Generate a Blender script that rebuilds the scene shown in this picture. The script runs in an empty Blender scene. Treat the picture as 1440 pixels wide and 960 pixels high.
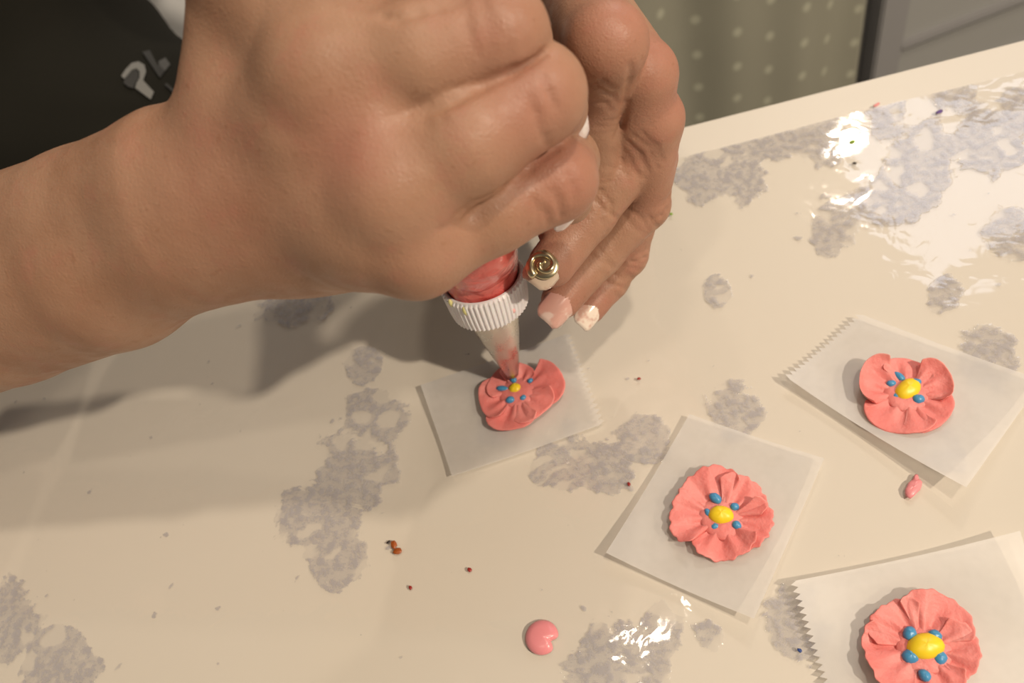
import bpy, bmesh, math, random
import numpy as np
from mathutils import Vector, Matrix
from mathutils.bvhtree import BVHTree

S = bpy.context.scene
COL = S.collection
# ------------------------------------------------------------------ camera
F = 1100.0            # focal length in pixels of a 1440 x 960 frame
H = 0.26              # lens height above the table top
T = 0.75              # table top height above the floor
NAD = (1040.0, 1300.0)   # where straight down falls in the frame
dn = np.array([(NAD[0]-720)/F, (NAD[1]-480)/F, 1.0]); dn /= np.linalg.norm(dn)
Zc = -dn
Yc = np.array([0, 0, 1.0]) - dn*dn[2]; Yc /= np.linalg.norm(Yc)
Xc = np.cross(Yc, Zc)
R = np.array([Xc, Yc, Zc])                      # lens axes -> world axes
CAM = np.array([0, 0, H+T])
def C(px, py, d): return np.array([(px-720)*d/F, (py-480)*d/F, d])
def c2w(c): return np.asarray(c) @ R.T + CAM
def W(px, py, d): return c2w(C(px, py, d))
def G(px, py, z=0.0):                            # pixel -> point at height z over the table top
    r = R @ C(px, py, 1.0); t = (z-H)/r[2]; return r*t + CAM
cam = bpy.data.objects.new('camera', bpy.data.cameras.new('camera'))
COL.objects.link(cam)
m = Matrix([list(R @ v) for v in (np.array([1, 0, 0]), np.array([0, -1, 0]), np.array([0, 0, -1]))]).transposed().to_4x4()
m.translation = Vector(CAM); cam.matrix_world = m
cam.data.sensor_width = 36; cam.data.lens = F/1440*36
cam.data.clip_start = 0.01
cam.data.dof.use_dof = True; cam.data.dof.focus_distance = 0.245; cam.data.dof.aperture_fstop = 13
S.camera = cam
# ------------------------------------------------------------------ light
S.view_settings.view_transform = 'Standard'; S.view_settings.look = 'None'
S.view_settings.exposure = 0.0; S.view_settings.gamma = 1.0; S.view_settings.use_curve_mapping = False
wd = bpy.data.worlds.new('room_air'); S.world = wd; wd.use_nodes = True
wd.node_tree.nodes['Background'].inputs[0].default_value = (1.0, 0.90, 0.78, 1)
wd.node_tree.nodes['Background'].inputs[1].default_value = 0.105
# ceiling downlights of the room: their shadows and glints lie on the table cover
LAMPS = [('near_right', (1.15, -1.08, 1.6), 65), ('overhead', (0.50, -0.12, 1.6), 9.5), ('near_left', (-0.35, -0.35, 1.6), 3),
         ('beyond_hands', (0.02, 0.62, 1.6), 1.2), ('far_right', (1.18, 1.72, 1.6), 14)]
for nm0, p, e in LAMPS:
    l = bpy.data.lights.new('ceiling_downlight_%s_offscreen' % nm0, 'AREA'); l.shape = 'DISK'; l.size = 0.09
    l.energy = e; l.color = (1.0, 0.85, 0.67)
    o = bpy.data.objects.new(l.name, l); COL.objects.link(o); o.location = (p[0], p[1], p[2]+T)
# the cool bright source mirrored in the cover at the far right
l = bpy.data.lights.new('cool_light_far_right_offscreen', 'AREA'); l.shape = 'RECTANGLE'; l.size = .92; l.size_y = .68
l.energy = 7.9; l.color = (.74, .82, 1.)
o = bpy.data.objects.new(l.name, l); COL.objects.link(o); o.location = (1.59, 1.46, T+1.6)

# ------------------------------------------------------------------ material helpers
MATS = {}
def mat(name, color=(.8, .8, .8), rough=.5, metal=0., **kw):
    if name in MATS: return MATS[name]
    M = bpy.data.materials.new(name); M.use_nodes = True
    b = M.node_tree.nodes['Principled BSDF']
    b.inputs['Base Color'].default_value = (*color, 1); b.inputs['Roughness'].default_value = rough
    b.inputs['Metallic'].default_value = metal
    for k, v in kw.items(): b.inputs[k.replace('_', ' ')].default_value = v
    MATS[name] = M; return M
class N:
    def __init__(s, M): s.t = M.node_tree; s.n = s.t.nodes; s.out = s.n['Material Output']
    def add(s, ty, ins=None, **props):
        x = s.n.new(ty)
        for k, v in props.items(): setattr(x, k, v)
        for k, v in (ins or {}).items():
            if hasattr(v, 'is_linked') or hasattr(v, 'links'): s.t.links.new(v, x.inputs[k])
            else: x.inputs[k].default_value = v
        return x
    def link(s, a, b): s.t.links.new(a, b)
    def math(s, op, a, b=0., clamp=False):
        x = s.add('ShaderNodeMath', {0: a, 1: b}, operation=op); x.use_clamp = clamp; return x.outputs[0]
    def ramp(s, v, lo, hi, a=0., b=1.):
        return s.add('ShaderNodeMapRange', {0: v, 1: lo, 2: hi, 3: a, 4: b}, interpolation_type='SMOOTHSTEP').outputs[0]
    def mix(s, f, a, b):
        x = s.n.new('ShaderNodeMix'); x.data_type = 'RGBA'
        for i, v in ((0, f), (6, a), (7, b)):
            if hasattr(v, 'links'): s.t.links.new(v, x.inputs[i])
            else: x.inputs[i].default_value = v if i == 0 else (*v, 1)
        return x.outputs[2]
    def noise(s, scale, detail=3., rough=.5, vec=None, dist=0.):
        d = {'Scale': scale, 'Detail': detail, 'Roughness': rough, 'Distortion': dist}
        if vec is not None: d['Vector'] = vec
        return s.add('ShaderNodeTexNoise', d).outputs[0]
    def obj(s): return s.add('ShaderNodeTexCoord').outputs['Object']
    def attr(s, n): return s.add('ShaderNodeAttribute', attribute_name=n).outputs['Fac']
    def bump(s, h, strength, dist):
        return s.add('ShaderNodeBump', {'Height': h, 'Strength': strength, 'Distance': dist}).outputs[0]

def skin_material(name, base, deep, red):
    M = mat(name, base, .5); q = N(M); b = q.n['Principled BSDF']; v = q.obj()
    c = q.mix(q.ramp(q.noise(38., 3., .6, v), .35, .68), base, deep)
    c = q.mix(q.math('MULTIPLY', q.ramp(q.noise(90., 4., .7, v), .5, .72), .35), c, red)
    c = q.mix(q.math('MULTIPLY', q.attr('flush'), .75, True), c, red)
    c = q.mix(q.ramp(q.noise(420., 1., .5, v), .70, .76, 0., .28), c, (.22, .10, .05))
    q.link(c, b.inputs['Base Color'])
    hgt = q.math('ADD', q.math('MULTIPLY', q.noise(1500., 2., .6, v), .5), q.noise(420., 3., .65, v))
    vo = q.add('ShaderNodeTexVoronoi', {'Vector': v, 'Scale': 850.}, feature='DISTANCE_TO_EDGE').outputs['Distance']
    hgt = q.math('ADD', hgt, q.math('MULTIPLY', vo, .8))
    q.link(q.bump(hgt, .3, .0005), b.inputs['Normal'])
    b.inputs['Subsurface Weight'].default_value = .12
    b.inputs['Subsurface Radius'].default_value = (1., .35, .18); b.inputs['Subsurface Scale'].default_value = .003
    b.inputs['Specular IOR Level'].default_value = .35
    q.link(q.ramp(q.noise(200., 2., .5, v), .3, .7, .42, .6), b.inputs['Roughness'])
    return M
SKIN = skin_material('skin', (.345, .198, .128), (.300, .163, .101), (.36, .142, .104))

# ------------------------------------------------------------------ object helpers
def link(o, parent=None, label=None, cat=None, group=None, kind=None):
    COL.objects.link(o)
    if parent is not None:
        o.parent = parent; o.matrix_parent_inverse = parent.matrix_world.inverted()
    if label: o['label'] = label
    if cat: o['category'] = cat
    if group: o['group'] = group
    if kind: o['kind'] = kind
    return o
def mesh_obj(name, verts, faces, material, parent=None, smooth=True, **kw):
    me = bpy.data.meshes.new(name)
    me.from_pydata([tuple(map(float, v)) for v in verts], [], [tuple(int(i) for i in f) for f in faces])
    me.update()
    if smooth: me.polygons.foreach_set('use_smooth', [True]*len(me.polygons))
    if material: me.materials.append(material)
    return link(bpy.data.objects.new(name, me), parent, **kw)
def empty(name, loc, **kw):
    o = bpy.data.objects.new(name, None); o.empty_display_size = .05; o.location = loc
    link(o, **kw); bpy.context.view_layer.update(); return o
def box(name, lo, hi, material, parent=None, axes=None, bevel=0., **kw):
    lo = np.array(lo, float); hi = np.array(hi, float)
    bm = bmesh.new(); bmesh.ops.create_cube(bm, size=1.)
    for v in bm.verts:
        p = (lo+hi)/2 + np.array(v.co)*(hi-lo); v.co = Vector(p)
    if bevel: bmesh.ops.bevel(bm, geom=bm.edges[:], offset=bevel, segments=2, affect='EDGES')
    if axes is not None:
        o3, ex = axes
        ey = np.array([-ex[1], ex[0], 0])
        for v in bm.verts: v.co = Vector(o3 + ex*v.co.x + ey*v.co.y + np.array([0, 0, 1])*v.co.z)
    bmesh.ops.recalc_face_normals(bm, faces=bm.faces[:])
    me = bpy.data.meshes.new(name); bm.to_mesh(me); bm.free()
    if material: me.materials.append(material)
    return link(bpy.data.objects.new(name, me), parent, **kw)
def grid_faces(nu, nv, wrap=False):
    f = []
    for i in range(nu-1):
        for j in range(nv if wrap else nv-1):
            a = i*nv+j; b = i*nv+(j+1) % nv
            f.append((a, b, b+nv, a+nv))
    return f
def tube(path, radii, seg=24, caps=True, prof=None):
    """loft of circles along a path; prof(i, ang) scales the radius"""
    P = np.array(path, float); n = len(P); vs = []
    up = None
    for i in range(n):
        t = P[min(i+1, n-1)] - P[max(i-1, 0)]; t /= np.linalg.norm(t)
        if up is None:
            up = np.array([1., 0, 0]) if abs(t[0]) < .8 else np.array([0, 1., 0])
        u = up - t*(up@t); u /= np.linalg.norm(u); up = u; w = np.cross(t, u)
        for k in range(seg):
            a = 2*math.pi*k/seg; r = radii[i]*(prof(i, a) if prof else 1)
            vs.append(P[i] + r*(math.cos(a)*u + math.sin(a)*w))
    fs = grid_faces(n, seg, True)
    if caps: fs += [tuple(range(seg))[::-1], tuple(range((n-1)*seg, n*seg))]
    return np.array(vs), fs
def blob(center, rx, ry, rz, rot=0., n=10, m_=14, seed=None, rough=0.):
    rnd = random.Random(seed); vs = []; fs = []
    ph = [rnd.uniform(0, 6.28) for _ in range(4)]
    for i in range(n+1):
        th = math.pi*i/n
        for j in range(m_):
            a = 2*math.pi*j/m_
            k = 1 + rough*(math.sin(2*a+ph[0])*math.sin(th) + .6*math.sin(3*a+2*th+ph[1]) + .5*math.sin(5*a+ph[2]))
            x = rx*k*math.sin(th)*math.cos(a); y = ry*k*math.sin(th)*math.sin(a); z = rz*k*math.cos(th)
            vs.append((center[0]+x*math.cos(rot)-y*math.sin(rot), center[1]+x*math.sin(rot)+y*math.cos(rot), center[2]+z))
    fs = [f[::-1] for f in grid_faces(n+1, m_, True)]
    return vs, fs

# ------------------------------------------------------------------ distance field -> one continuous skin
def smin(a, b, k):
    h = np.maximum(k-np.abs(a-b), 0)/k
    return np.minimum(a, b) - h*h*k*.25
class Field:
    def __init__(s, lo, hi, h):
        s.h = h; s.lo = np.array(lo, float); s.n = np.ceil((np.array(hi)-s.lo)/h).astype(int)+1
        s.ax = [(s.lo[i]+h*np.arange(s.n[i])).astype(np.float32) for i in range(3)]
    def new(s): return np.full(s.n, 1., np.float32)
    def sl(s, pts, pad):
        pts = np.array(pts); a = np.floor((pts.min(0)-pad-s.lo)/s.h).astype(int); b = np.ceil((pts.max(0)+pad-s.lo)/s.h).astype(int)+1
        a = np.clip(a, 0, s.n); b = np.clip(b, 0, s.n)
        return tuple(slice(x, y) for x, y in zip(a, b))
    def grid(s, q): return s.ax[0][q[0]][:, None, None], s.ax[1][q[1]][None, :, None], s.ax[2][q[2]][None, None, :]
    def cap(s, g, a, b, ra, rb, k):
        a = np.asarray(a, float); b = np.asarray(b, float)
        q = s.sl([a, b], max(ra, rb)+.016+k)
        if any(x.stop <= x.start for x in q): return
        X, Y, Z = s.grid(q); d = b-a; L = max(float(d@d), 1e-12)
        t = np.clip(((X-a[0])*d[0]+(Y-a[1])*d[1]+(Z-a[2])*d[2])/L, 0, 1)
        D = np.sqrt((X-a[0]-t*d[0])**2+(Y-a[1]-t*d[1])**2+(Z-a[2]-t*d[2])**2) - (ra+(rb-ra)*t)
        g[q] = smin(g[q], D.astype(np.float32), k) if k > 0 else np.minimum(g[q], D)
    def chain(s, g, pts, rs, k):
        for i in range(len(pts)-1): s.cap(g, pts[i], pts[i+1], rs[i], rs[i+1], k)
    def groove(s, g, line, depth, width):
        q = s.sl(line, width*3.)
        if any(x.stop <= x.start for x in q): return
        X, Y, Z = s.grid(q); D = None
        for a, b in zip(line[:-1], line[1:]):
            d = b-a; L = max(float(d@d), 1e-12)
            t = np.clip(((X-a[0])*d[0]+(Y-a[1])*d[1]+(Z-a[2])*d[2])/L, 0, 1)
            e = (X-a[0]-t*d[0])**2+(Y-a[1]-t*d[1])**2+(Z-a[2]-t*d[2])**2
            D = e if D is None else np.minimum(D, e)
        g[q] += (depth*np.exp(-D/(width*width))).astype(np.float32)
    def surface(s, f, smooth=2):
        ins = f < 0
        n = ins.shape
        cnt = np.zeros([x-1 for x in n], np.int8)
        offs = [(i, j, k) for i in (0, 1) for j in (0, 1) for k in (0, 1)]
        for i, j, k in offs: cnt += ins[i:n[0]-1+i, j:n[1]-1+j, k:n[2]-1+k]
        act = (cnt > 0) & (cnt < 8)
        I = np.argwhere(act)
        vid = np.full(act.shape, -1, np.int32); vid[act] = np.arange(len(I))
        val = np.stack([f[I[:, 0]+i, I[:, 1]+j, I[:, 2]+k] for i, j, k in offs], 1).astype(float)
        acc = np.zeros((len(I), 3)); num = np.zeros(len(I))
        for a in range(8):
            for bb in range(a+1, 8):
                oa = np.array(offs[a]); ob = np.array(offs[bb])
                if np.abs(oa-ob).sum() != 1: continue
                va = val[:, a]; vb = val[:, bb]; x = (va < 0) != (vb < 0)
                t = va[x]/(va[x]-vb[x])
                acc[x] += oa + t[:, None]*(ob-oa); num[x] += 1
        V = (I + acc/num[:, None])*s.h + s.lo
        faces = []
        for ax in range(3):
            b1, b2 = (ax+1) % 3, (ax+2) % 3
            A = np.take(ins, range(n[ax]-1), ax); B = np.take(ins, range(1, n[ax]), ax)
            E = np.argwhere(A != B)
            E = E[(E[:, b1] > 0) & (E[:, b2] > 0) & (E[:, b1] < n[b1]-1) & (E[:, b2] < n[b2]-1)]
            sg = A[E[:, 0], E[:, 1], E[:, 2]]
            e1 = np.zeros(3, int); e1[b1] = 1; e2 = np.zeros(3, int); e2[b2] = 1
            g = lambda Q: vid[Q[:, 0], Q[:, 1], Q[:, 2]]
            q = np.stack([g(E-e1-e2), g(E-e2), g(E), g(E-e1)], 1)
            q[~sg] = q[~sg][:, ::-1]
            faces.append(q)
        Fq = np.concatenate(faces); Fq = Fq[(Fq >= 0).all(1)]
        e = np.concatenate([Fq[:, [0, 1]], Fq[:, [1, 2]], Fq[:, [2, 3]], Fq[:, [3, 0]]])
        deg = np.bincount(e[:, 0], minlength=len(V)) + np.bincount(e[:, 1], minlength=len(V))
        deg = np.maximum(deg, 1)
        for it in range(smooth):
            nb = np.stack([np.bincount(e[:, 0], V[e[:, 1], i], len(V)) + np.bincount(e[:, 1], V[e[:, 0], i], len(V)) for i in range(3)], 1)/deg[:, None]
            V = V + .5*(nb-V)
        return V, Fq
def nrm(v): v = np.asarray(v, float); return v/np.linalg.norm(v)
def folds(fd, g, lines, org=(0, 0), sc=1.):
    """skin folds traced as pixel polylines; each point is dropped onto the skin where its ray meets it"""
    ds = np.arange(.13, .34, .0004)
    for dep, wid, L in lines:
        P = []
        for x, y in L:
            px, py = org[0]+x/sc, org[1]+y/sc
            r = np.stack([(px-720)*ds/F, (py-480)*ds/F, ds], 1)
            i = np.round((r-fd.lo)/fd.h).astype(int); ok = ((i >= 0) & (i < fd.n)).all(1)
            v = np.ones(len(ds)); v[ok] = g[i[ok, 0], i[ok, 1], i[ok, 2]]
            h = np.argmax(v < 0)
            if v[h] < 0: P.append((h, r[h]))
        Q = []
        for a, b in zip(P[:-1], P[1:]):
            if np.linalg.norm(a[1]-b[1]) < .02: Q += [(a[1], b[1])]
        for a, b in Q: fd.groove(g, np.array([a, b]), dep, wid)
def crease(fd, g, J, along, dorsal, r, offs, depth=.0006, width=.0008, span=60, wav=.0007, seed=0):
    rnd = random.Random(seed); a = nrm(along); d = np.asarray(dorsal, float); d = nrm(d-a*(d@a)); sd = np.cross(a, d)
    for o in offs:
        ph = rnd.uniform(0, 6); sp = span*rnd.uniform(.75, 1.1); sh = rnd.uniform(-12, 12)
        L = [J + a*(o + wav*math.sin(ph+p*3)) + r*(math.cos(p)*d + math.sin(p)*sd)
             for p in np.radians(np.linspace(-sp+sh, sp+sh, 9))]
        fd.groove(g, np.array(L), depth*rnd.uniform(.6, 1.1), width)

RES = 0.0008
mm = .001
def pts(L): return [C(*p[:3]) for p in L], [p[3]*mm for p in L]

# --- right hand and forearm (lens coordinates: x right, y down, z away)
fd = Field((-.215, -.135, .135), (.035, .035, .30), RES)
palm = fd.new()
for L, k in [
    ([(-330, 512, .288, 28.5), (-9, 376, .240, 25.5), (141, 322, .220, 23), (258, 262, .203, 20)], .003),
    ([(-330, 548, .292, 29), (9, 422, .240, 26), (159, 375, .221, 23.5), (276, 320, .205, 19)], .003),
    ([(262, 268, .203, 20), (345, 240, .196, 16)], .006), ([(276, 318, .205, 18.5), (350, 305, .200, 16)], .010),
    ([(322, 205, .196, 12.5), (350, -40, .176, 12.5)], .008),
    ([(318, 240, .194, 13.5), (452, 108, .1715, 12.5)], .008),
    ([(320, 275, .195, 14), (545, 268, .1745, 12)], .010),
    ([(330, 320, .200, 13), (585, 350, .187, 11)], .010),
    ([(340, 318, .208, 16), (430, 322, .207, 15), (590, 335, .205, 12.5)], .010),
    ([(331, 150, .206, 12.3), (335, -80, .206, 12.5)], .002),
    ([(400, 150, .200, 15), (520, 260, .200, 15)], .010),
    ([(400, 20, .192, 15), (480, 180, .192, 14)], .010),
    ([(440, 178, .175, 12), (525, 175, .1700, 10.5)], .010), ([(515, 316, .181, 11), (590, 314, .1805, 9)], .010), ([(410, 20, .175, 12), (485, 20, .1700, 11)], .010),
    ([(350, 160, .188, 12), (480, 300, .188, 12)], .010),
]:
    p, r = pts(L); fd.chain(palm, p, r, k)
for L in [(452, 104, .1655, 9.5), (546, 263, .1692, 8), (583, 362, .181, 7.5), (345, -45, .171, 9)]:   # knuckle heads
    p = C(*L[:3]); fd.cap(palm, p, p+1e-5, L[3]*mm, L[3]*mm, .007)
RF = {
 'index':  [(345, -45, .175, 12), (655, -85, .172, 10.3), (675, -72, .199, 9.2), (660, -45, .220, 7.8)],
 'middle': [(452, 108, .1695, 12.5), (590, 82, .1662, 11.6), (702, 49, .1662, 10.5), (722, 58, .194, 9.2), (708, 80, .216, 7.8)],
 'ring':   [(546, 270, .1748, 12.3), (650, 199, .1720, 13.0), (752, 133, .1730, 11.2), (774, 152, .197, 8.9), (764, 168, .218, 7.6)],
 'little': [(587, 350, .188, 11), (690, 294, .188, 10.7), (781, 253, .190, 10.0), (795, 226, .210, 8.7), (800, 282, .228, 7.0)],
 'thumb':  [(333, -80, .206, 12.5), (440, -130, .215, 12), (560, -120, .232, 10), (650, -90, .240, 8)],
}
fing = fd.new()
for i, (nm_, L) in enumerate(RF.items()):
    g = fd.new(); p, r = pts(L); fd.chain(g, p, r, .0025)
    dors = np.array([-.15, -.25, -1.])
    if nm_ == 'middle':
        j = len(L)-3
        ax = p[j]-p[j-1]
        crease(fd, g, p[j], ax, dors, r[j], np.linspace(-.008, .0055, 7), .00035, .0008, 50, seed=i)
        crease(fd, g, p[j], p[j+1]-p[j], nrm(ax), r[j], np.linspace(0, .006, 3), .0003, .0008, 45, seed=i+9)
    fing = smin(fing, g, .0004)
skin = smin(palm, fing, .0045)
# skin folds at the wrist
for o, dep in ((0., .0009), (.006, .0007), (-.007, .0005), (.013, .0005)):
    L = [C(300-90*t + o*3500, 424-10*t-90*t*t, .2) for t in np.linspace(-.5, .7, 8)]
    L = [C(360+o*4000-t*70, 402+t*26, .186+t*.004) for t in np.linspace(-.2, 1.2, 8)]
    fd.groove(skin, np.array(L), dep, .0014)
folds(fd, skin, [(.0016, .0010, [(600, 158), (620, 151), (639, 143), (680, 122), (720, 100), (764, 76)]),
    (.0006, .0010, [(637, 308), (652, 297), (667, 286), (705, 263), (743, 240), (780, 210), (809, 184)]),
    (.0016, .0010, [(538, 22), (559, 25), (590, 18), (615, 10), (646, 1)]),
    (.0006, .0008, [(764, 112), (772, 130), (780, 150)]), (.0005, .0008, [(757, 178), (764, 192), (770, 206)]), (.0005, .0008, [(745, 140), (752, 158), (756, 172)]),
    (.0007, .0008, [(764, 290), (768, 302), (770, 314)]), (.0007, .0008, [(776, 268), (785, 282), (788, 303)]), (.0006, .0008, [(800, 246), (806, 262), (809, 280)]), (.0005, .0008, [(750, 280), (756, 296), (757, 312)]),
    (.0004, .0009, [(590, 170), (600, 176), (625, 168)]), (.0004, .0009, [(618, 322), (640, 318), (660, 303)])])
VR, FR = fd.surface(skin, 1)

# --- left hand
fl = Field((-.02, -.19, .19), (.085, .005, .345), RES)
palm = fl.new()
for L, k in [
    ([(748, -175, .335, 25), (770, -70, .292, 19)], .008), ([(790, -175, .345, 25), (800, -60, .300, 18)], .008),
    ([(775, -50, .280, 14), (853, 62, .219, 11.3)], .006), ([(785, -50, .282, 14), (902, 106, .238, 10.6)], .006),
    ([(800, -40, .290, 14), (914, 168, .250, 10.4)], .006), ([(800, -20, .296, 14), (910, 222, .268, 10)], .006),
    ([(790, 20, .285, 15), (850, 150, .275, 14)], .010),
    ([(760, -30, .285, 14), (748, 60, .278, 12)], .008),
]:
    p, r = pts(L); fl.chain(palm, p, r, k)
LFN = {
 'index':  [(853, 62, .218, 11.2), (838, 138, .242, 9.9), (834, 238, .258, 8.6), (789, 322, .266, 8.2)],
 'middle': [(902, 106, .237, 10.5), (893, 217, .260, 9.6), (829, 303, .263, 8.2), (776, 371, .262, 8.0)],
 'ring':   [(914, 168, .249, 10.4), (905, 287, .276, 9.0), (845, 356, .280, 7.7), (789, 421, .277, 7.1)],
 'little': [(910, 222, .267, 9.6), (880, 357, .291, 8.0), (857, 394, .294, 7.0), (828, 432, .292, 6.4)],
 'thumb':  [(748, 60, .278, 12), (748, 180, .270, 10.5), (745, 285, .272, 8.5)],
}
fing = fl.new(); LJ = {}
for i, (nm_, L) in enumerate(LFN.items()):
    g = fl.new(); p, r = pts(L); LJ[nm_] = (p, r)
    fl.chain(g, p, r, .003)
    if nm_ != 'thumb':
        dors = np.array([.55, -.35, -.75])
        crease(fl, g, p[1], p[2]-p[1], dors, r[1], np.linspace(-.006, .008, 6), .0006, .0008, 60, seed=i+20)
        crease(fl, g, p[1], p[1]-p[0], dors, r[1], np.linspace(-.008, -.002, 3), .0004, .0008, 50, seed=i+30)
        crease(fl, g, p[2], p[3]-p[1], dors, r[2], np.linspace(-.004, .003, 4), .0006, .0008, 60, seed=i+40)
    fing = smin(fing, g, .0006)
skin = smin(palm, fing, .003)
folds(fl, skin, [(.0006, .0008, [(900, 385), (940, 355), (980, 350), (1040, 392), (1065, 430)]), (.0006, .0008, [(925, 335), (1000, 322), (1050, 368)]),
    (.0006, .0008, [(945, 410), (1010, 412), (1042, 455)]), (.0007, .0008, [(1100, 570), (1150, 620), (1190, 700)]), (.0007, .0008, [(1130, 550), (1190, 600), (1222, 682)]),
    (.0007, .0008, [(1160, 538), (1215, 590), (1242, 655)]), (.0006, .0008, [(1062, 582), (1112, 652), (1150, 722)]), (.0005, .0008, [(1040, 610), (1080, 670), (1110, 740)]),
    (.0006, .0008, [(965, 790), (1000, 850), (995, 900)]), (.0006, .0008, [(990, 770), (1032, 825), (1035, 870)]), (.0012, .0011, [(1115, 270), (1108, 330), (1090, 420), (1075, 500), (1050, 560)])], (500, 0), 2.88)
VL, FL = fl.surface(skin, 1)

# --- upper arms (reach into the sleeves)
EL_R = c2w(C(-330, 528, .29)); SH_R = np.array([-.47, .52, T+.30])
WR_L = c2w(C(768, -172, .34)); EL_L = np.array([.10, .50, T+.10]); SH_L = np.array([-.18, .57, T+.30])
elR = EL_R + nrm(EL_R-c2w(C(0, 395, .24)))*.07
def arm(path, rad):
    P = [np.array(path[0])]
    Q = []; Rr = []
    for i in range(len(path)-1):
        for t in np.linspace(0, 1, 9)[:-1]:
            Q.append(path[i]*(1-t)+path[i+1]*t); Rr.append(rad[i]*(1-t)+rad[i+1]*t)
    Q.append(path[-1]); Rr.append(rad[-1])
    Q = np.array(Q)
    for _ in range(6): Q[1:-1] = .5*Q[1:-1]+.25*(Q[:-2]+Q[2:])
    return tube(Q, Rr, 28)
fa_dir = nrm(c2w(C(0, 395, .24)) - EL_R)
parts = [(c2w(VR), FR.tolist()), (c2w(VL), FL.tolist()),
         arm([EL_R+fa_dir*.05, EL_R, elR, SH_R], [.029, .033, .037, .047]),
         arm([WR_L+nrm(W(785, -65, .296)-WR_L)*.03, WR_L, EL_L, SH_L], [.024, .028, .037, .046])]
AV = np.concatenate([np.array(p[0]) for p in parts]); AF = []; o_ = 0
for v, f in parts:
    AF += [tuple(np.array(x)+o_) for x in f] if len(f) < 5000 else (np.array(f)+o_).tolist(); o_ += len(v)

person = empty('person', (-.28, .60, 0), label='person in a dark printed shirt squeezing a piping bag with both hands', cat='person')
body = mesh_obj('body', AV, AF, SKIN, person, label='bare forearm and two hands closed around the piping bag')
# redder skin over the joints and finger ends
fl_ = np.zeros(len(AV))
spots = [(C(495, 205, .163), .012, .7),
         (C(752, 140, .160), .013, .75), (C(702, 46, .158), .013, .5), (C(790, 240, .182), .014, .75), (C(320, 260, .18), .02, .35), (C(600, 330, .178), .012, .3)]
for nm_ in ('index', 'middle', 'ring', 'little'):
    p, r = LJ[nm_]; spots += [(p[0]+np.array([.003, -.004, -.008]), .014, .8), (p[1]+np.array([.002, 0, -.008]), .011, .5), (p[3], .012, .9)]
for c, rad, w in spots:
    d2 = ((AV-c2w(c))**2).sum(1); fl_ = np.maximum(fl_, w*np.exp(-d2/rad**2))
at = body.data.attributes.new('flush', 'FLOAT', 'POINT'); at.data.foreach_set('value', fl_.astype(np.float32))

# --- finger nails
def nail_mat(name, col, white=None, lo=.5, tr=.0):
    M = mat(name, col, .12, 0., Coat_Weight=.8, Coat_Roughness=.05); q = N(M); b = q.n['Principled BSDF']
    if white:
        q.link(q.mix(q.ramp(q.noise(160., 3., .5, q.obj()), lo-.06, lo+.06), col, white), b.inputs['Base Color'])
    return M
NP = nail_mat('nail_pink', (.56, .32, .27), (.66, .50, .44), .60)
NW = nail_mat('nail_white', (.60, .38, .31), (.76, .66, .57), .49)
NC = nail_mat('nail_clear', (.58, .48, .47), (.68, .63, .62), .5)
NG = nail_mat('nail_nude', (.48, .34, .26), (.58, .46, .36), .52)
GOLD = mat('gold_charm', (.62, .54, .36), .28, 1.0)
def nail(tip, back, r, normal, length, width, material, label, fwd=.0, lift=.0, half=62, curl=.12):
    t = nrm(tip-back); n = np.asarray(normal, float); n = nrm(n-t*(n@t)); sd = np.cross(t, n)
    nu, nv = 13, 13; rr = width/2/math.sin(math.radians(half)); top = []; bot = []
    c0 = tip + n*(r+lift-rr) + t*fwd
    for i in range(nu):
        u = i/(nu-1)*2-1                                   # along the finger
        wf = math.sqrt(max(0., 1-max(0., abs(u)-.40)**2/.60**2*.72))
        for j in range(nv):
            a = math.radians(half)*(j/(nv-1)*2-1)*wf
            n_l = n*math.cos(a)+sd*math.sin(a)
            p = c0 + t*(u*length/2) + n_l*rr - n*(curl*(max(0, u))**2*length*.5)
            top.append(p); bot.append(p - n_l*.0009)
    vs = top+bot; k = nu*nv
    fs = [f for f in grid_faces(nu, nv)] + [tuple(x+k for x in f[::-1]) for f in grid_faces(nu, nv)]
    rim = [j for j in range(nv)] + [i*nv+nv-1 for i in range(1, nu)] + [(nu-1)*nv+j for j in range(nv-2, -1, -1)] + [i*nv for i in range(nu-2, 0, -1)]
    for a, b in zip(rim, rim[1:]+rim[:1]): fs.append((b, a, a+k, b+k))
    o = mesh_obj('fingernail', c2w(np.array(vs)), fs, material, person, label=label)
    return o, (c0+n*rr, t, n, sd)
def lnail(f, normal, *a, **k):
    p, r = LJ[f]; return nail(p[3], p[2], r[3], normal, *a, **k)
g_, fr = lnail('middle', (-.05, -.25, -1), .0165, .0118, NG, 'nude nail carrying a gold shell charm', fwd=.002)
lnail('ring', (.25, .0, -1), .0165, .0115, NP, 'glossy pink nail with milky streaks', fwd=.0025)
lnail('little', (.45, .0, -1), .0135, .0095, NW, 'pale pink nail with white polish', fwd=.002)
lnail('index', (.9, .5, -.7), .0160, .0110, NC, 'whitish clear nail', fwd=.002)
pr, rr_ = pts(RF['ring'])
nail(C(823, 152, .197), C(812, 122, .192), .0, (1, -.25, -.55), .014, .0105, NC, 'whitish clear nail')
nail(C(809, 306, .2185), C(823, 284, .2135), .0, (.9, .45, -.6), .0125, .0090, NC, 'whitish clear nail')
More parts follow.
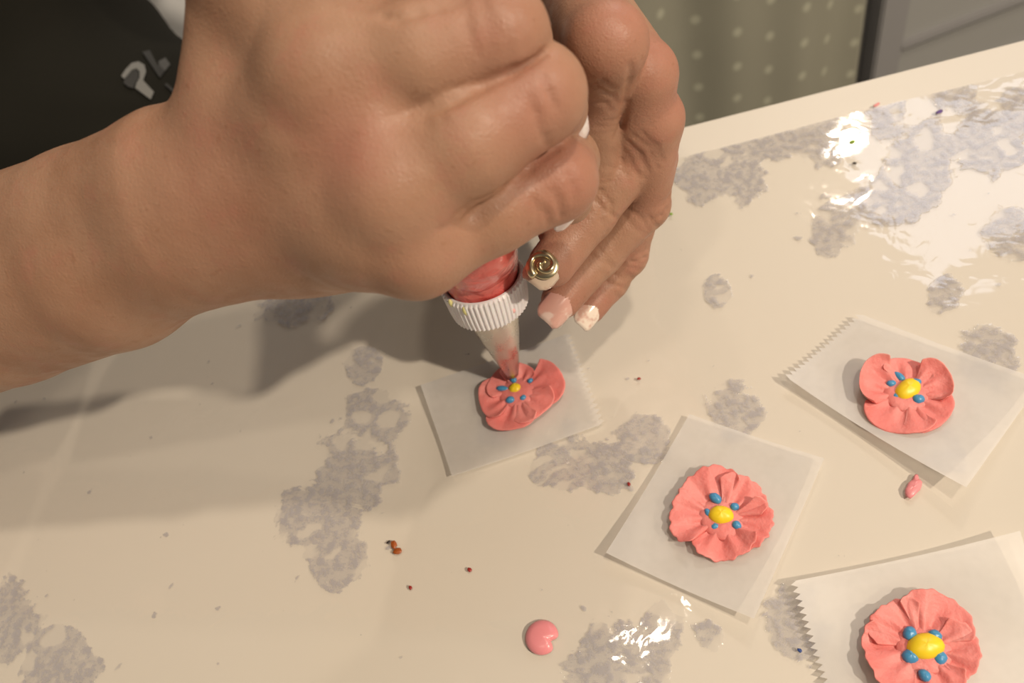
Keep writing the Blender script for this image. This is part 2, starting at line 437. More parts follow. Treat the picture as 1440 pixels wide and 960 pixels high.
# gold charm: a flattened shell with a spiral ridge
c, t, n, sd = fr
path = []; rad = []
for i in range(60):
    a = i/59*2*math.pi*1.45; q = 1-i/59
    path.append(c + n*(.0006+.0008*(1-q)) + (t*math.cos(a)*.92+sd*math.sin(a))*(.0005+.0046*q) + t*.0012); rad.append(.0008+.0009*q*(.6+.4*math.sin(3*a)))
v, f = tube(c2w(np.array(path)), rad, 10)
base = []
for i in range(9):
    th = math.pi/2*i/8
    for j in range(20):
        a = 2*math.pi*j/20
        base.append(c + t*.0012 + (t*math.cos(a)*.92+sd*math.sin(a))*.0050*math.cos(th) + n*(.0002+.0011*math.sin(th)))
v2 = c2w(np.array(base)); f2 = grid_faces(9, 20, True)
mesh_obj('nail_charm', np.concatenate([v, v2]), list(f)+[tuple(x+len(v) for x in q) for q in f2], GOLD, g_, label='gold swirled shell charm')

# --- shirt, trousers
cloth = mat('dark_cotton', (.013, .0123, .0095), .9); q = N(cloth); b = q.n['Principled BSDF']
q.link(q.bump(q.noise(1200., 2.), .2, .002), b.inputs['Normal'])
b.inputs['Specular IOR Level'].default_value = .15
fs_ = Field((-.60, .30, T-.22), (.12, .82, T+.40), .005)
g = fs_.new()
tz = lambda x, y, z: np.array([x, y, T+z])
fs_.cap(g, tz(-.42, .60, -.10), tz(-.42, .60, .22), .12, .12, .05)
fs_.cap(g, tz(-.275, .59, -.10), tz(-.275, .60, .22), .115, .115, .05)
fs_.cap(g, tz(-.44, .60, .27), tz(-.22, .60, .27), .085, .085, .06)
fs_.cap(g, tz(-.42, .53, -.05), tz(-.27, .53, -.05), .09, .085, .06)
fs_.cap(g, SH_R, SH_R*.45+elR*.55, .070, .062, .05)
fs_.cap(g, SH_L, SH_L*.5+EL_L*.5, .070, .062, .05)
fs_.cap(g, tz(-.24, .52, -.05), tz(-.08, .48, -.05), .075, .072, .05)
X, Y, Z = fs_.grid((slice(None),)*3)
g += (.0045*np.sin(34*X+52*Z+3*np.sin(18*Z)) + .003*np.sin(60*X-40*Z+20*Y)).astype(np.float32)
sv, sf = fs_.surface(g, 3)
shirt = mesh_obj('shirt', sv, sf.tolist(), cloth, person, label='dark near-black cotton shirt with a pale print')
grey = mat('grey_denim', (.16, .17, .19), .85)
ft = Field((-.62, .28, T-.32), (.10, .85, T-.02), .006); g = ft.new()
ft.cap(g, tz(-.40, .66, -.19), tz(-.42, .40, -.15), .085, .07, .05); ft.cap(g, tz(-.20, .66, -.19), tz(-.14, .42, -.17), .085, .07, .05)
tv, tf = ft.surface(g, 3); mesh_obj('trousers', tv, tf.tolist(), grey, person, label='grey trousers over a seated lap')
# print on the shirt, laid onto the cloth
bv = BVHTree.FromPolygons([Vector(v) for v in sv], [tuple(map(int, f)) for f in sf])
def printed(name, poly, material, off=.0012):
    bm = bmesh.new(); vs = []
    for x, y in poly:
        d = Vector(R @ C(x, y, 1.)).normalized(); hit, nn, _, _ = bv.ray_cast(Vector(CAM), d)
        if hit is None: bm.free(); return
        vs.append(bm.verts.new(hit - d*off*2))
    bm.faces.new(vs); bmesh.ops.triangulate(bm, faces=bm.faces[:])
    me = bpy.data.meshes.new(name); bm.to_mesh(me); bm.free(); me.materials.append(material)
    o = bpy.data.objects.new(name, me); link(o, shirt)
    md = o.modifiers.new('t', 'SOLIDIFY'); md.thickness = .0006
ink1 = mat('print_white', (.17, .17, .165), .8); ink2 = mat('print_grey', (.03, .03, .03), .8); ink3 = mat('print_mid', (.07, .07, .07), .8)
Zp = lambda L: [(x/4., y/4.) for x, y in L]
printed('printed_letter', Zp([(682, 430), (708, 392), (742, 358), (780, 350), (812, 368), (822, 405), (805, 455), (866, 520), (848, 562), (762, 498), (768, 474), (786, 440), (786, 405), (768, 388), (742, 396), (700, 446)]), ink1)
printed('letter_counter', Zp([(700, 452), (742, 402), (766, 396), (780, 410), (778, 440), (758, 478), (752, 500), (720, 490), (696, 470)]), ink2)
printed('printed_letter', Zp([(800, 296), (842, 286), (888, 372), (905, 345), (930, 400), (900, 440)]), ink2)
printed('letter_foot', Zp([(892, 350), (932, 328), (958, 364), (930, 400), (908, 384)]), ink3)
printed('printed_stroke', Zp([(926, 478), (940, 470), (998, 522), (988, 536)]), ink2)

# ------------------------------------------------------------------ piping bag
tipP = G(721, 526, .009); coup = W(684, 411, .283)
axis = nrm(coup-tipP)
bag = empty('piping_bag', tipP, label='coral icing piping bag with white ribbed coupler and steel tip', cat='piping bag')
steel = mat('steel_tip', (.62, .58, .52), .28, 1.0); q = N(steel); b = q.n['Principled BSDF']
zz = q.add('ShaderNodeSeparateXYZ', {0: q.obj()}).outputs[2]
q.link(q.ramp(q.noise(180., 3., .6, q.obj()), .3, .75, .22, .5), b.inputs['Roughness'])
q.link(q.mix(q.ramp(q.noise(260., 3., .6, q.obj()), .70, .80), (.66, .62, .56), (.62, .46, .40)), b.inputs['Base Color'])
Lt = np.linalg.norm(coup-tipP)
n_ = 14
v, f = tube([tipP + axis*Lt*.86*t for t in np.linspace(0, 1, n_)], [.0019+.0082*t**.92 for t in np.linspace(0, 1, n_)], 32, False)
tip = mesh_obj('nozzle', v, f, steel, bag, label='tapered steel icing nozzle')
md = tip.modifiers.new('t', 'SOLIDIFY'); md.thickness = .0005; md.offset = 1
white = mat('coupler_plastic', (.78, .76, .78), .35, 0., Subsurface_Weight=.1, Subsurface_Scale=.003)
# ribbed ring: profile along the axis, ridges around
ring_prof = [(-.0062, .0090), (-.0066, .0128), (-.0058, .0138), (-.0020, .0144), (.0030, .0148), (.0062, .0150), (.0072, .0146), (.0074, .0140), (.0066, .0132), (-.002, .0126)]
seg = 216; base_u = nrm(np.cross(axis, [1, .2, .1])); base_w = np.cross(axis, base_u); vs = []
for i, (z_, r_) in enumerate(ring_prof):
    for k in range(seg):
        a = 2*math.pi*k/seg; rid = (.00055*(1 if (k % 4) < 2 else 0)) if 2 <= i <= 5 else 0
        vs.append(coup + axis*z_ + (r_+rid)*(math.cos(a)*base_u + math.sin(a)*base_w))
ring = mesh_obj('coupler_ring', vs, grid_faces(len(ring_prof), seg, True), white, bag, smooth=False, label='white ribbed plastic coupler ring')
v, f = tube([coup-axis*.0055, coup+axis*.002], [.0121, .0125], 40)
mesh_obj('coupler_base', v, f, white, bag)
def stain(px, py, w_, h_, material):
    d = Vector(R @ C(px, py, 1.)).normalized(); hit, nn, _, _ = rb.ray_cast(Vector(CAM), d)
    if hit is None: return
    s_, fq = blob(np.array(hit), w_, w_, h_, n=6, m_=10); mesh_obj('icing_stain', s_, fq, material, ring)
rb = BVHTree.FromPolygons([Vector(v) for v in vs], grid_faces(len(ring_prof), seg, True))
yel = mat('yellow_smear', (.72, .68, .30), .6); pk = mat('pink_smear', (.80, .45, .45), .6)
stain(654, 437, .0009, .0022, yel); stain(634, 426, .0008, .002, yel); stain(722, 437, .0008, .001, pk)
film = mat('icing_in_film', (.58, .095, .08), .22, 0., Coat_Weight=.3, Coat_Roughness=.08, Subsurface_Weight=.15, Subsurface_Scale=.004); q = N(film); b = q.n['Principled BSDF']
q.link(q.mix(q.ramp(q.noise(60., 3., .6, q.obj()), .4, .65), (.56, .085, .072), (.66, .14, .12)), b.inputs['Base Color'])
q.link(q.bump(q.noise(110., 2., .5, q.obj(), 1.5), .35, .003), b.inputs['Normal'])
bp = [coup+axis*.004, coup+axis*.010, coup+axis*.019, W(668, 330, .252), W(655, 270, .236), W(645, 190, .222), W(625, 80, .206), W(600, -30, .199), W(575, -120, .190), W(560, -210, .172), W(545, -290, .158)]
bp = np.array(bp)
ts = np.linspace(0, len(bp)-1, 50); path = np.stack([np.interp(ts, range(len(bp)), bp[:, i]) for i in range(3)], 1)
for _ in range(8): path[2:-1] = .5*path[2:-1]+.25*(path[1:-2]+path[3:])
rad = np.interp(ts, range(len(bp)), [.0128, .0136, .0150, .0150, .0140, .0125, .0120, .0130, .0200, .0210, .0120])
v, f = tube(path, rad, 40, True, lambda i, a: 1+.02*math.sin(5*a+i*.5))
mesh_obj('filled_bag', v, f, film, bag, label='clear bag film full of coral icing')

# ------------------------------------------------------------------ table and plastic cover
E0 = G(960, 175); E1 = G(1440, 52); ex = nrm(E1-E0); ey = np.array([-ex[1], ex[0], 0])
org = E0.copy(); AX = (np.array([org[0], org[1], 0]), ex)
table = empty('table', (org[0]-ey[0]*.4-ex[0]*.2, org[1]-ey[1]*.4-ex[1]*.2, 0), label='white table with a clear plastic cover on its top', cat='table')
tw = mat('white_laminate', (.62, .575, .51), .45)
box('table_top', (-.85, -.80, T-.028), (.75, 0, T), tw, table, AX, .0025)
for x in (-.80, .66):
    for y in (-.75, -.09): box('leg', (x, y, 0), (x+.045, y+.045, T-.028), tw, table, AX, .002)
inn = abs((G(957, 223)-E0) @ ey)                       # the cover stops short of the far edge
cov = bpy.data.materials.new('clear_plastic_cover'); cov.use_nodes = True; q = N(cov); q.n.remove(q.n['Principled BSDF'])
v = q.obj()
pat = q.attr('patch')
edge = q.math('ADD', pat, q.math('MULTIPLY', q.math('SUBTRACT', q.noise(55., 5., .62, v, .4), .5), 2.1))
m1 = q.ramp(edge, .50, .55)
wob = q.add('ShaderNodeTexNoise', {'Vector': v, 'Scale': 60., 'Detail': 3.}).outputs['Color']
vd = q.add('ShaderNodeVectorMath', {0: v, 1: q.add('ShaderNodeVectorMath', {0: wob, 3: .016}, operation='SCALE').outputs[0]}, operation='ADD').outputs[0]
ve = q.add('ShaderNodeTexVoronoi', {'Vector': vd, 'Scale': 95.}, feature='DISTANCE_TO_EDGE').outputs['Distance']
vc = q.add('ShaderNodeSeparateXYZ', {0: q.add('ShaderNodeTexVoronoi', {'Vector': vd, 'Scale': 95.}).outputs['Color']}).outputs[0]
wall = q.ramp(ve, .10, .22, 1., 0.)
fill = q.math('MULTIPLY', q.ramp(vc, .42, .5), q.ramp(q.noise(260., 4., .7, v), .38, .56, .45, 1.))
speck = q.ramp(q.noise(330., 4., .75, v), .46, .56, .35, 1.)
m2 = q.math('MULTIPLY', q.math('MAXIMUM', wall, fill), speck)
mask = q.math('MULTIPLY', m1, q.math('MULTIPLY', q.math('ADD', q.math('MULTIPLY', m2, .8), .12), .62))
dirt = q.ramp(q.noise(170., 2., .5, v), .74, .77, 0., .45)
mask = q.math('MAXIMUM', mask, dirt)
hh = q.math('ADD', q.noise(6., 1., .5, v), q.math('ADD', q.math('MULTIPLY', q.noise(20., 2., .4, v, .4), .22), q.math('ADD', q.math('MULTIPLY', m1, .012), q.math('MULTIPLY', q.noise(75., 2., .5, v, .8), .045))))
nb = q.bump(hh, .5, .010)
gl = q.add('ShaderNodeBsdfGlossy', {'Roughness': .045, 'Normal': nb, 'Color': (1, 1, 1, 1)}).outputs[0]
tr = q.add('ShaderNodeBsdfTransparent', {'Color': (.985, .98, .97, 1)}).outputs[0]
df = q.add('ShaderNodeBsdfDiffuse', {'Color': (.40, .385, .42, 1)}).outputs[0]
under = q.add('ShaderNodeMixShader', {0: mask, 1: tr, 2: df}).outputs[0]
fac_ = q.add('ShaderNodeLayerWeight', {'Blend': .5, 'Normal': nb}).outputs['Facing']
fr_ = q.math('ADD', q.math('MULTIPLY', q.math('POWER', fac_, 5.), .95), .045)
q.link(q.add('ShaderNodeMixShader', {0: fr_, 1: under, 2: gl}).outputs[0], q.out.inputs[0])
nx, ny = 330, 260; x0, x1, y0, y1 = -.62, .60, -.62, -inn
GX, GY = np.meshgrid(np.linspace(x0, x1, nx), np.linspace(y0, y1, ny), indexing='ij')
P3 = np.stack([org[0]+ex[0]*GX+ey[0]*GY, org[1]+ex[1]*GX+ey[1]*GY, np.full_like(GX, T+.0009)], -1).reshape(-1, 3)
cc = (P3-CAM) @ R; ok = cc[:, 2] > .02
PX = np.where(ok, cc[:, 0]/np.maximum(cc[:, 2], .02)*F+720, -9999); PY = np.where(ok, cc[:, 1]/np.maximum(cc[:, 2], .02)*F+480, -9999)
PATCH = [(530, 590, 45), (495, 655, 60), (450, 735, 55), (475, 790, 42), (800, 650, 50), (845, 655, 45), (905, 620, 38), (20, 880, 62), (75, 935, 62),
         (1040, 240, 48), (985, 250, 42), (1180, 322, 40), (1230, 290, 48), (1285, 255, 50), (1000, 212, 34), (1150, 182, 48), (1250, 150, 40), (1340, 118, 40), (1090, 195, 36),
         (1385, 200, 60), (1430, 160, 40), (1310, 205, 40), (1425, 330, 40), (1010, 407, 20), (1030, 580, 44), (1400, 505, 46), (1330, 410, 26), (870, 935, 66), (925, 890, 40),
         (1110, 850, 38), (1130, 905, 38), (1000, 895, 28), (510, 515, 24), (400, 425, 42), (440, 425, 30), (700, 600, 30), (1330, 640, 30)]
pw = np.zeros(len(P3))
for a, b_, r_ in PATCH:
    d = np.sqrt((PX-a)**2+(PY-b_)**2)/r_; pw = np.maximum(pw, np.clip(1.35-d*.9, 0, 1))
# slow waves of the loose sheet
P3[:, 2] += .0004*np.sin(P3[:, 0]*46+2*np.sin(P3[:, 1]*31))*np.sin(P3[:, 1]*39+1.)
cv = mesh_obj('plastic_cover', P3, [f[::-1] for f in grid_faces(nx, ny)], cov, None, label='clear glossy plastic sheet with damp grey blotches over the table', cat='table cover')
at = cv.data.attributes.new('patch', 'FLOAT', 'POINT'); at.data.foreach_set('value', pw.astype(np.float32))

# ------------------------------------------------------------------ wax paper squares
wax = bpy.data.materials.new('wax_paper'); wax.use_nodes = True; q = N(wax); q.n.remove(q.n['Principled BSDF'])
mot = q.ramp(q.noise(60., 3., .6, q.obj()), .3, .7, .26, .38)
d_ = q.add('ShaderNodeBsdfDiffuse', {'Color': (.78, .76, .74, 1)}).outputs[0]
t_ = q.add('ShaderNodeBsdfTranslucent', {'Color': (.78, .75, .72, 1)}).outputs[0]
g1 = q.add('ShaderNodeMixShader', {0: .35, 1: d_, 2: t_}).outputs[0]
g2 = q.add('ShaderNodeMixShader', {0: mot, 1: g1, 2: q.add('ShaderNodeBsdfTransparent').outputs[0]}).outputs[0]
gl = q.add('ShaderNodeBsdfGlossy', {'Roughness': .35}).outputs[0]
q.link(q.add('ShaderNodeMixShader', {0: .04, 1: g2, 2: gl}).outputs[0], q.out.inputs[0])
def paper(corners, lifts, zig, label, seed, sag=.0):
    """corners in order; edge i runs from corner i to i+1; zig = edges cut with a saw blade"""
    n = 36; K = [G(*c) for c in corners]; vs = []; rnd = random.Random(seed); ph = rnd.uniform(0, 6)
    for i in range(n+1):
        for j in range(n+1):
            u, v_ = i/n, j/n
            p = K[0]*(1-u)*(1-v_)+K[1]*u*(1-v_)+K[2]*u*v_+K[3]*(1-u)*v_
            l = lifts[0]*((1-u)*(1-v_))**2+lifts[1]*(u*(1-v_))**2+lifts[2]*(u*v_)**2+lifts[3]*((1-u)*v_)**2
            z = .0021 + l + .0004*math.sin(5*u+ph)*math.sin(4*v_+ph) + sag*(max(0, abs(v_-.5)-.25)*4)**2*.003
            teeth = .0010*(1 if (i if True else 0) % 2 else -1)
            if j == 0 and 0 in zig: p = p + nrm(K[0]-K[3])*teeth
            if j == n and 2 in zig: p = p + nrm(K[3]-K[0])*teeth
            teeth = .0010*(1 if j % 2 else -1)
            if i == n and 1 in zig: p = p + nrm(K[1]-K[0])*teeth
            if i == 0 and 3 in zig: p = p + nrm(K[0]-K[1])*teeth
            vs.append((p[0], p[1], T+z))
    return mesh_obj('wax_paper', vs, [f[::-1] for f in grid_faces(n+1, n+1)], wax, None, label=label, cat='paper', group='wax paper squares under the flowers')
paper([(596, 549), (639, 675), (849, 602), (800, 472)], (.002, .0015, .001, .0), (2,), 'square of wax paper under the flower touched by the steel tip', 1)
paper([(970, 588), (855, 785), (1060, 878), (1158, 650)], (.001, .003, .004, .001), (), 'plain-edged wax paper square under the frilly coral flower', 2)
paper([(1208, 449), (1104, 540), (1350, 702), (1462, 540)], (.001, .003, .007, .001), (0,), 'wax paper square with one saw-cut edge under the smooth-edged coral flower', 3)
paper([(1114, 825), (1172, 1000), (1500, 960), (1426, 758)], (.003, .001, .0, .005), (0,), 'square of wax paper with a long zigzag edge beside its folded corner', 4)

# ------------------------------------------------------------------ icing flowers
coral = mat('coral_icing', (.80, .215, .185), .55, 0., Subsurface_Weight=.25, Subsurface_Scale=.004); q = N(coral); b = q.n['Principled BSDF']
q.link(q.mix(q.ramp(q.noise(70., 3., .6, q.obj()), .35, .7), (.70, .195, .178), (.76, .26, .24)), b.inputs['Base Color'])
b.inputs['Subsurface Radius'].default_value = (1., .4, .3)
q.link(q.bump(q.noise(420., 3., .6, q.obj()), .25, .002), b.inputs['Normal'])
blue = mat('blue_icing', (.06, .26, .48), .35); yellow = mat('yellow_icing', (.82, .60, .02), .4)
def petal(flower, ctr, tip, half, lift, cup, twist, frill, seed, zb, lip=0.):
    rnd = random.Random(seed); d = np.array(tip)-ctr; d[2] = 0; L = np.linalg.norm(d); a0 = math.atan2(d[1], d[0])
    ns, nt = 16, 41; ph = [rnd.uniform(0, 6.28) for _ in range(5)]; top = []; bot = []
    for i in range(ns):
        s = i/(ns-1)
        for j in range(nt):
            t = j/(nt-1)*2-1
            rim = (1-.20*abs(t)**3.6)*(1+.035*math.sin(3.1*t+ph[0])+frill*(.022*math.sin(17*t+ph[1])+.016*math.sin(31*t+ph[2])))
            r = L*(.10+.90*s)*(1-(1-rim)*s**1.2)
            w = math.radians(half)*(.78+.22*s**.5)
            a = a0 + t*w
            ruf = (math.sin(4.2*t+ph[3])+.6*math.sin(7.5*t+ph[4]))*.0009*(.35+.65*frill)*s**1.4 + .0005*math.sin(9*t+ph[1])*math.sin(math.pi*min(1, s*1.1))
            z = zb + .0016 + lift*s**1.5 + cup*.55*(s**2)*(t*t-.25) + twist*t*s + ruf + lip*max(0, s-.7)**2*10
            p = np.array([ctr[0]+r*math.cos(a), ctr[1]+r*math.sin(a), T+z])
            th = .0030*(1-s**3*.55)
            top.append(p)
            zb2 = max(p[2]-th, T+.0024 if s > .15 else T+.0022)
            bot.append(np.array([p[0]-math.cos(a)*.0004*s, p[1]-math.sin(a)*.0004*s, min(zb2, p[2]-.0006)]))
    k = ns*nt; gf = grid_faces(ns, nt)
    fs = [f for f in gf] + [tuple(x+k for x in f[::-1]) for f in gf]
    rim_ = [j for j in range(nt)] + [i*nt+nt-1 for i in range(1, ns)] + [(ns-1)*nt+j for j in range(nt-2, -1, -1)] + [i*nt for i in range(ns-2, 0, -1)]
    for a, b_ in zip(rim_, rim_[1:]+rim_[:1]): fs.append((b_, a, a+k, b_+k))
    o = mesh_obj('petal', top+bot, fs, coral, flower)
    md = o.modifiers.new('s', 'SUBSURF'); md.levels = 1; md.render_levels = 1
    return o
def flower(ctr_px, petals, dots, csize, crot, label, seed, frill):
    ctr = G(*ctr_px, .006); fl0 = empty('icing_flower', (ctr[0], ctr[1], T+.0025), label=label, cat='icing flower', group='coral icing flowers')
    obs = []
    for i, (px, py, half, lift, cup, twist, lip) in enumerate(petals):
        half *= 1.10; lift *= .55; cup *= .7
        tp = G(px, py, .0025+lift*1.3)
        obs.append(petal(fl0, ctr, tp, half, lift, cup, twist, frill, seed*10+i, .0026, lip))
    vs = []; fs = []
    bpy.context.view_layer.update()
    trees = []
    dg = bpy.context.evaluated_depsgraph_get()
    for o in obs: trees.append(BVHTree.FromObject(o, dg))
    def top_at(px, py):
        d = Vector(R @ C(px, py, 1.)).normalized(); best = None
        for tr_ in trees:
            h_, n_, _, dist = tr_.ray_cast(Vector(CAM), d)
            if h_ is not None and (best is None or dist < best[1]): best = (h_, dist)
        return np.array(best[0]) if best else G(px, py, .004)
    for k, (px, py, w, h_, rot) in enumerate(dots):
        p = top_at(px, py); s = np.linalg.norm(p-CAM)/F*.97
        v, f = blob(p+np.array([0, 0, .0004]), w*s/2, h_*s/2, min(w, h_)*s/2*.9, math.radians(rot), 8, 12, seed*7+k, .05)
        mesh_obj('stamen_dot', v, f, blue, fl0)
    p = top_at(*ctr_px); s = np.linalg.norm(p-CAM)/F*.97
    v, f = blob(p+np.array([0, 0, .0008]), csize[0]*s/2, csize[1]*s/2, min(csize)*s/2*.85, math.radians(crot), 10, 18, seed, .03)
    mesh_obj('flower_centre', v, f, yellow, fl0)
    v, f = blob(np.array([ctr[0], ctr[1], T+.0040]), .0075, .0075, .0017, 0, 8, 16, seed, .04)
    mesh_obj('flower_base', v, f, coral, fl0)
flower((1276, 550), [(1207, 528, 44, .0060, .003, -.0008, .002), (1278, 505, 44, .0040, .002, .0006, 0), (1336, 530, 38, .0055, .003, .0012, .002), (1328, 598, 46, .0030, .002, .0008, 0), (1255, 610, 50, .0028, .003, .0006, 0)],
       [(1253, 540, 12, 10, -20), (1264, 530, 10, 17, 20), (1286, 538, 17, 10, -20), (1261, 558, 13, 11, 20), (1291, 562, 15, 14, 0)], (38, 27), 20,
       'smooth-edged coral icing flower with curled outer lip, nearest the table edge', 3, .12)
flower((1014, 726), [(985, 660, 44, .0050, .003, -.0008, 0), (1062, 680, 40, .0040, .002, .0010, 0), (1087, 742, 38, .0042, .002, .0010, 0), (1022, 790, 52, .0030, .003, .0010, 0), (940, 722, 44, .0045, .003, .0010, 0)],
       [(1006, 701, 14, 19, 20), (1033, 713, 12, 12, 0), (996, 722, 10, 14, 0), (1036, 739, 13, 13, 0), (1006, 741, 13, 12, 0)], (28, 34), 60,
       'frilly coral icing flower with serrated petals and a big round yellow centre', 5, 1.0)
flower((1300, 910), [(1236, 852, 42, .0050, .003, -.0008, 0), (1330, 838, 46, .0055, .003, .0010, 0), (1378, 915, 44, .0042, .002, .0010, 0), (1325, 985, 46, .0025, .002, .0010, 0), (1218, 938, 46, .0042, .003, .0010, .001)],
       [(1279, 891, 18, 16, 20), (1314, 894, 16, 15, 0), (1280, 923, 20, 19, 0), (1321, 925, 18, 17, 0), (1300, 950, 14, 15, 0)], (44, 32), -5,
       'coral icing flower with wide oval yellow centre on the zigzag-edged paper', 7, .7)
flower((725, 548), [(693, 528, 50, .0045, .003, -.0008, 0), (730, 510, 42, .0055, .003, .0010, 0), (793, 532, 38, .0060, .002, .0010, 0), (765, 583, 40, .0050, .002, .0012, 0), (716, 607, 42, .0030, .003, .0008, 0), (672, 568, 46, .0035, .003, .0010, 0)],
       [(722, 534, 10, 13, 0), (707, 547, 9, 20, 55), (718, 563, 14, 12, 0), (736, 560, 10, 9, 0), (746, 536, 9, 8, 0)], (19, 18), 0,
       'coral icing flower being piped, the steel tip touching its petal', 9, .1)

# ------------------------------------------------------------------ drops, crumbs
pinkd = mat('pink_drop_icing', (.72, .25, .27), .3)
c_ = G(763, 897); n = 40; vs = [(c_[0], c_[1], T+.0031)]; s = 1/3700.
for k_, (rf, zf) in enumerate(((.55, .0030), (.85, .0024), (1., .0013), (1., .0010))):
    for i in range(n):
        a = 2*math.pi*i/n; notch = 1-.42*math.exp(-((a-5.55)/.28)**2)
        r_ = .0056*rf*(notch if rf > .7 else 1); vs.append((c_[0]+r_*math.cos(a), c_[1]+r_*math.sin(a), T+zf))
fs = [(0, 1+i, 1+(i+1) % n) for i in range(n)] + [tuple(x+1 for x in (f_[0], f_[3], f_[2], f_[1])) for f_ in grid_faces(4, n, True)]
mesh_obj('icing_drop', vs, fs, pinkd, None, label='round flat pink icing drop with a nick in its rim', cat='icing drop')
c_ = G(1283, 689); v, f = blob((c_[0], c_[1], T+.0016), .0036, .0022, .0010, .5, 8, 14, 4, .12)
v2, f2 = blob((c_[0]+.002, c_[1]+.0018, T+.0014), .0030, .0010, .0007, .9, 6, 12, 5, .1)
mesh_obj('icing_smear', v+v2, list(f)+[tuple(x+len(v) for x in q_) for q_ in f2], pinkd, None, label='small pink icing smear beside the wax paper with one saw-cut edge', cat='icing smear')
rust = mat('rust_crumb', (.30, .07, .01), .4); redc = mat('red_crumb', (.28, .02, .015), .4); dark = mat('dark_crumb', (.02, .012, .01), .5); green = mat('green_crumb', (.20, .32, .03), .5); violet = mat('violet_crumb', (.10, .05, .22), .5); bluec = mat('blue_crumb', (.02, .05, .20), .5)
def crumb(px, py, w, h_, rot, material, label, seed):
    c = G(px, py); s = np.linalg.norm(c-CAM)/F
    v, f = blob((c[0], c[1], T+.0013+h_*s*.15), w*s/2, h_*s/2*1.2, min(w, h_)*s*.22, math.radians(rot), 6, 10, seed, .14)
    mesh_obj('crumb', v, f, material, None, label=label, cat='crumb')
crumb(556, 768, 8, 12, 15, rust, 'orange-brown crumb, its upper piece, on the plastic cover', 1)
crumb(561, 777, 13, 8, -35, rust, 'orange-brown crumb, its lower slanting piece, on the plastic cover', 2)
crumb(548, 764, 6, 3.5, 20, dark, 'tiny black crumb beside the orange-brown crumbs', 3)
crumb(662, 803, 5, 7, 30, redc, 'tiny dark red crumb between the brown crumbs and the pink drop', 4)
crumb(579, 828, 5, 5, 0, redc, 'tiny dark red crumb just below the orange-brown crumbs', 5)
crumb(885, 683, 5, 5, 0, redc, 'tiny bright red crumb by the paper of the frilly flower', 6)
crumb(899, 535, 5, 4, 0, redc, 'tiny red crumb in the shadow of the left hand', 7)
crumb(1198, 203, 7, 6, 0, green, 'tiny green crumb in the bright reflection on the cover', 8)
crumb(1201, 233, 5, 4, 0, dark, 'tiny dark crumb under the green one in the reflection', 9)
crumb(944, 304, 5, 4, 0, green, 'tiny green crumb beside the left hand', 10)
crumb(1320, 161, 9, 5, 20, violet, 'violet crumb near the cover edge', 11)
crumb(1124, 916, 5, 5, 0, bluec, 'tiny navy crumb beside the zigzag paper edge', 12)
crumb(1232, 151, 9, 4, 15, mat('pink_speck', (.7, .25, .25), .5), 'pink speck at the edge of the plastic cover', 13)

# ------------------------------------------------------------------ the room behind
fm = mat('floor_vinyl', (.20, .19, .175), .5); q = N(fm); q.link(q.mix(q.noise(6., 4., .6, q.obj()), (.17, .16, .15), (.24, .225, .21)), q.n['Principled BSDF'].inputs['Base Color'])
box('floor', (-2.2, -1.6, -.05), (2.4, 2.2, 0), fm, kind='structure')
wm = mat('wall_paint', (.52, .50, .46), .8)
box('wall_back', (-2.2, 2.2, 0), (2.4, 2.3, 2.45), wm, kind='structure')
box('wall_right', (2.4, -1.6, 0), (2.5, 2.3, 2.45), wm, kind='structure')
# dotted curtain
cm = mat('dotted_curtain', (.30, .29, .22), .8); q = N(cm); b = q.n['Principled BSDF']; v = q.add('ShaderNodeTexCoord').outputs['UV']
sp = .052
xyz = q.add('ShaderNodeSeparateXYZ', {0: v}); xs, zs = xyz.outputs[0], xyz.outputs[1]
fx = q.math('DIVIDE', xs, sp); col_i = q.math('FLOOR', fx); par = q.math('MULTIPLY', q.math('MODULO', col_i, 2.), .5)
fz = q.math('ADD', q.math('DIVIDE', zs, sp*1.05), par)
dx = q.math('SUBTRACT', q.math('FRACT', fx), .5); dz = q.math('SUBTRACT', q.math('FRACT', fz), .5)
dist = q.math('SQRT', q.math('ADD', q.math('MULTIPLY', dx, dx), q.math('MULTIPLY', dz, dz)))
c0 = q.mix(q.noise(5., 3., .5, q.obj()), (.27, .262, .205), (.35, .34, .275))
q.link(q.mix(q.ramp(dist, .06, .17, .55, 0.), c0, (.60, .60, .47)), b.inputs['Base Color'])
vs = []; uv = []; nx, nz = 120, 24
for i in range(nx):
    for k in range(nz):
        x = .02+.625*i/(nx-1); z = .02+1.1*k/(nz-1)
        vs.append((x, .895+.014*math.sin(x*21+.6*math.sin(z*4))+.006*math.sin(x*55), z)); uv.append((i/(nx-1)*.66, z))
cu = mesh_obj('curtain', vs, grid_faces(nx, nz), cm, None, label='olive curtain with small pale dots hanging beside the grey cabinet', cat='curtain')
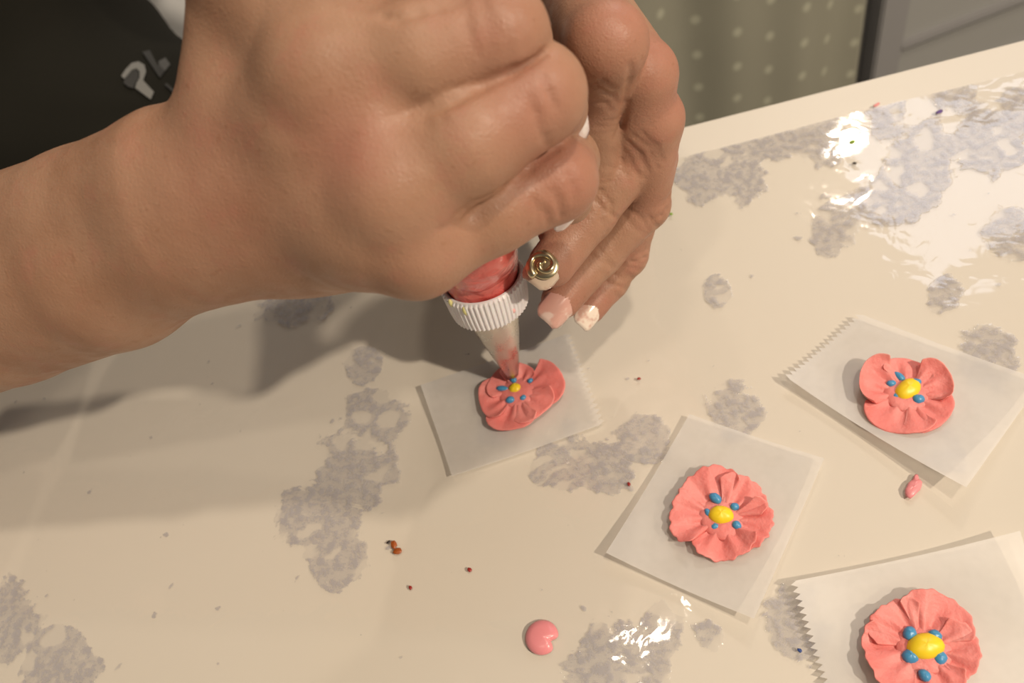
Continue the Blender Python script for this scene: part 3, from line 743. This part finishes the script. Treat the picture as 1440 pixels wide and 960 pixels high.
ul = cu.data.uv_layers.new(name='UVMap')
for lp in cu.data.loops: ul.data[lp.index].uv = uv[lp.vertex_index]
cu.modifiers.new('t', 'SOLIDIFY').thickness = .002
bar = mat('curtain_rod', (.4, .38, .35), .4, .6)
v, f = tube([(.0, .895, 1.13), (.655, .895, 1.13)], [.010, .010], 16); mesh_obj('rod', v, f, bar, cu)
# grey cabinet
gm = mat('cabinet_grey', (.30, .295, .30), .4); gp = mat('cabinet_panel', (.36, .36, .35), .3); gd = mat('cabinet_gap', (.05, .05, .05), .6)
cab = empty('cabinet', (1.1, 1.1, 0), label='grey cabinet with framed door panels beyond the table', cat='cabinet')
box('carcass', (.66, .93, .04), (1.70, 1.30, 1.25), gm, cab, bevel=.004)
box('plinth', (.68, .95, 0), (1.68, 1.28, .04), gd, cab)
for x0_, x1_ in ((.668, 1.175), (1.185, 1.692)):
    d_o = box('door', (x0_+.05, .912, .10), (x1_-.05, .930, 1.19), gp, cab)
    for lo, hi in (((x0_, .895, .05), (x0_+.045, .930, 1.24)), ((x1_-.045, .895, .05), (x1_, .930, 1.24)), ((x0_+.045, .897, .05), (x1_-.045, .930, .12)), ((x0_+.045, .897, 1.17), (x1_-.045, .930, 1.24)), ((x0_+.045, .900, .198), (x1_-.045, .930, .212))):
        box('door_frame', lo, hi, gm, d_o, bevel=.003)
    box('handle', (x0_+.40, .87, .95), (x0_+.415, .896, 1.10), mat('handle_steel', (.6, .6, .6), .3, 1.), d_o, bevel=.003)
# chair behind the person
ch = empty('chair', (-.30, .72, 0), label='pale grey padded chair under the person in the dark shirt', cat='chair')
pale = mat('pale_fabric', (.80, .80, .80), .8)
box('seat', (-.55, .45, .40), (-.06, .92, .455), pale, ch, bevel=.02)
vs = []; 
box('backrest', (-.55, .90, .46), (-.03, .96, .90), pale, ch, bevel=.025)
for x in (-.54, -.10):
    for y in (.47, .90): box('leg', (x, y, 0), (x+.035, y+.035, .40), mat('chair_leg', (.3, .25, .2), .5), ch, bevel=.004)
